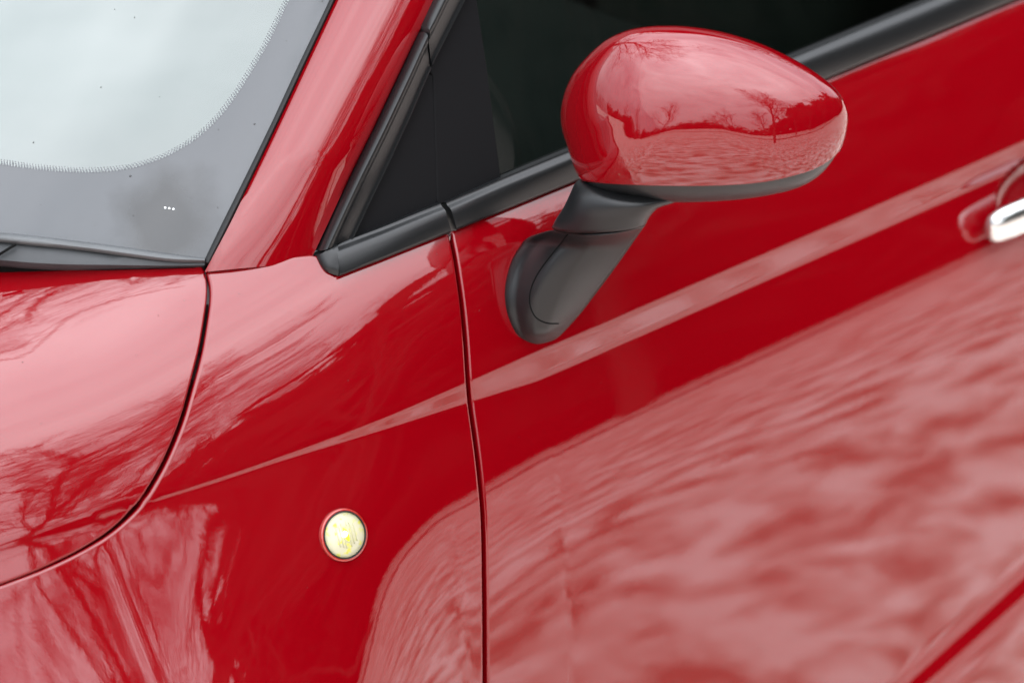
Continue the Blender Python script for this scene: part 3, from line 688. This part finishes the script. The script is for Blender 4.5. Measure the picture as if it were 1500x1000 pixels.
# ---- front wheel, out of frame below the wing
def wheel(c):
    c = np.array(c, float); ax = np.array([0, -1., 0]); u_ = np.array([1., 0, 0]); v_ = np.array([0, 0, 1.])
    wl = lathe('front_wheel', [(.2, -.09), (.27, -.09), (.295, -.08), (.3, -.04), (.3, .04), (.295, .07), (.27, .085), (.21, .085), (.2, .075), (.2, -.05)], car, M['tyre'], c, ax, u_, v_)
    lathe('wheel_rim', [(.2, -.06), (.205, .06), (.2, .075), (.19, .07), (.18, .04), (.08, .03), (.05, .05), (.001, .052)], wl, M['rim'], c, ax, u_, v_)
wheel((-.45, .12, .3))

# ---- cabin
box('cabin_floor', (-.2, .12, .35), (1.05, 1.45, .4), car, M['interior'])
dv = [(-.215, .15), (-.30, .28), (-.39, .5), (-.44, .81), (-.39, 1.12), (-.22, 1.45)]
mesh('dashboard', [(x, y, .905) for x, y in dv]+[(.5, y, .92) for x, y in dv]+[(.5, y, .55) for x, y in dv], [(i, i+1, i+7, i+6) for i in range(5)]+[(i+6, i+7, i+13, i+12) for i in range(5)], car, M['dash'], smooth=False)
box('far_side_lining', (-.1, 1.35, .4), (1.1, 1.4, .98), car, M['interior'])
box('cabin_rear_wall', (1.05, .12, .4), (1.1, 1.4, 1.35), car, M['interior'])
box('roof_lining', (.42, .24, 1.38), (1.1, 1.3, 1.41), car, M['paint'])
seat = box('seat', (.62, .2, .55), (.78, .62, 1.1), car, M['fabric'], .05)
box('headrest', (.68, .3, 1.12), (.78, .52, 1.28), seat, M['fabric'], .04)

# ------------------------------------------------------------------ trees mirrored in the paint
bark = mat('bark', (.045, .035, .03), .9); vary(bark, 6, (.03, .025, .02), (.07, .06, .05), vec=(1, 1, .2))
needle = mat('conifer_needles', (.02, .03, .018), .9)
def tree_mesh(seed, hgt, rmin=.006, tw=5):
    rnd = random.Random(seed); V, Fc = [], []
    def limb(p, d, ln, r0, lev):
        k = 6 if lev < 2 else 4 if lev < 3 else 3; nseg = 6 if lev < 2 else 4 if lev < 4 else 3; ring0 = None; r1 = r0*(.45 if lev else .3)
        pts = [p]
        for i in range(nseg):
            d = (d+Vector((rnd.gauss(0, .13), rnd.gauss(0, .13), rnd.gauss(.03, .08)))*(1 if lev else .4)).normalized(); pts.append(pts[-1]+d*ln/nseg)
        for i, q in enumerate(pts):
            t_ = (pts[min(i+1, nseg)]-pts[max(i-1, 0)]).normalized(); a = t_.orthogonal().normalized(); b_ = t_.cross(a); r_ = r0+(r1-r0)*i/nseg
            b0 = len(V); V.extend([tuple(q+a*r_*math.cos(2*math.pi*j/k)+b_*r_*math.sin(2*math.pi*j/k)) for j in range(k)])
            if i: Fc.extend([(b0-k+j, b0-k+(j+1) % k, b0+(j+1) % k, b0+j) for j in range(k)])
        if lev < 4:
            nb = [11, 7, 6, tw][lev]
            for i in range(nb):
                f = (.28 if lev == 0 else .2)+(.98-.25)*(i+rnd.random())/nb; f = min(f, .99); s_ = f*nseg; j = min(int(s_), nseg-1); q = pts[j].lerp(pts[j+1], s_-j)
                t_ = (pts[j+1]-pts[j]).normalized(); a = t_.orthogonal().normalized(); a.rotate(__import__('mathutils').Quaternion(t_, rnd.uniform(0, 6.283)))
                sp = rnd.uniform(.5, .95); nd_ = (t_*(1-sp*.55)+a*sp+Vector((0, 0, .15))).normalized()
                limb(q, nd_, ln*rnd.uniform(.38, .62)*(1.15-.5*f if lev == 0 else 1), max(r0*.42*(1.1-.5*f), rmin), lev+1)
    limb(Vector((0, 0, -.1)), Vector((0, 0, 1)), hgt, hgt*.022, 0)
    return V, Fc
trees = []
for sd_, h_, rm_, tw_ in ((3, 9.5, .011, 9), (8, 11.5, .007, 5), (15, 8.0, .006, 5)):
    V, Fc = tree_mesh(sd_, h_, rm_, tw_); trees.append((V, Fc))
protos = []
for V, Fc in trees:
    me = bpy.data.meshes.new('bare_tree'); me.from_pydata(V, [], Fc); me.materials.append(bark); protos.append(me)
spots = [(-1.0, -7.0, 0, .78), (-17, -29, 1, .9), (1.5, -16, 2, 1.1), (-27, -17, 1, 1), (-32, -4, 1, .9), (-33, 9, 2, 1), (6, -20, 1, 1), (12, -17, 0, 1.2), (-8, -32, 1, 1), (-23, -30, 2, 1), (.7, 4.3, 2, 1.25), (15, 16, 0, 1.1), (5, 17, 2, 1.2), (18, 9, 1, 1.1)]
for i, (x, y, k, s_) in enumerate(spots):
    o = link('bare_tree', protos[k]); o.location = (x, y, 0); o.rotation_euler = (0, 0, i*1.9); o.scale = (s_*(.62 if i == 0 else 1), s_*(.62 if i == 0 else 1), s_*(.95 if i == 0 else 1))
    o['label'] = 'bare winter tree seen only as a reflection in the red paint'; o['category'] = 'tree'; o['group'] = 'bare trees mirrored in the car'
# far wood: one mass of dark conifers round the clearing
rnd = random.Random(5); V, Fc = [], []
for i in range(420):
    a = rnd.uniform(0, 2*math.pi); R_ = rnd.uniform(38, 62); az_ = (math.degrees(a)+45+180) % 360-180; dense = max(0, min(1, (58-abs(az_))/34))
    h_ = rnd.uniform(3.4, 6.4)*(1+3.0*dense); x, y = R_*math.cos(a), R_*math.sin(a); r_ = h_*rnd.uniform(.17, .24); tw = rnd.random()*6
    for c_ in range(int(70+110*dense)):
        u_ = rnd.random()**.6; zz = rnd.uniform(-1, 1); an = rnd.uniform(0, 2*math.pi); rr = math.sqrt(max(0, 1-zz*zz))*u_
        p = Vector((x+r_*2.0*rr*math.cos(an), y+r_*2.0*rr*math.sin(an), h_*(.52+.46*zz*u_))); sz = rnd.uniform(.05, .13)*h_
        b0 = len(V)
        for k in range(3): V.append(tuple(p+Vector((rnd.gauss(0, 1), rnd.gauss(0, 1), rnd.gauss(0, .8)))*sz))
        Fc.append((b0, b0+1, b0+2))
for k in range(90):                                     # undergrowth at its foot
    a = 2*math.pi*k/90; a2 = 2*math.pi*(k+1)/90; b0 = len(V); h1, h2 = rnd.uniform(1.2, 2.2), rnd.uniform(1.2, 2.2); q = 52
    V += [(q*math.cos(a), q*math.sin(a), 0), (q*math.cos(a2), q*math.sin(a2), 0), (q*math.cos(a2), q*math.sin(a2), h2), (q*math.cos(a), q*math.sin(a), h1)]; Fc.append((b0, b0+1, b0+2, b0+3))
wd = mesh('far_wood', V, Fc, None, needle, smooth=False, kind='stuff')
wd['label'] = 'dark belt of wood standing round the clearing, mirrored in the door and mirror cap'; wd['category'] = 'wood'
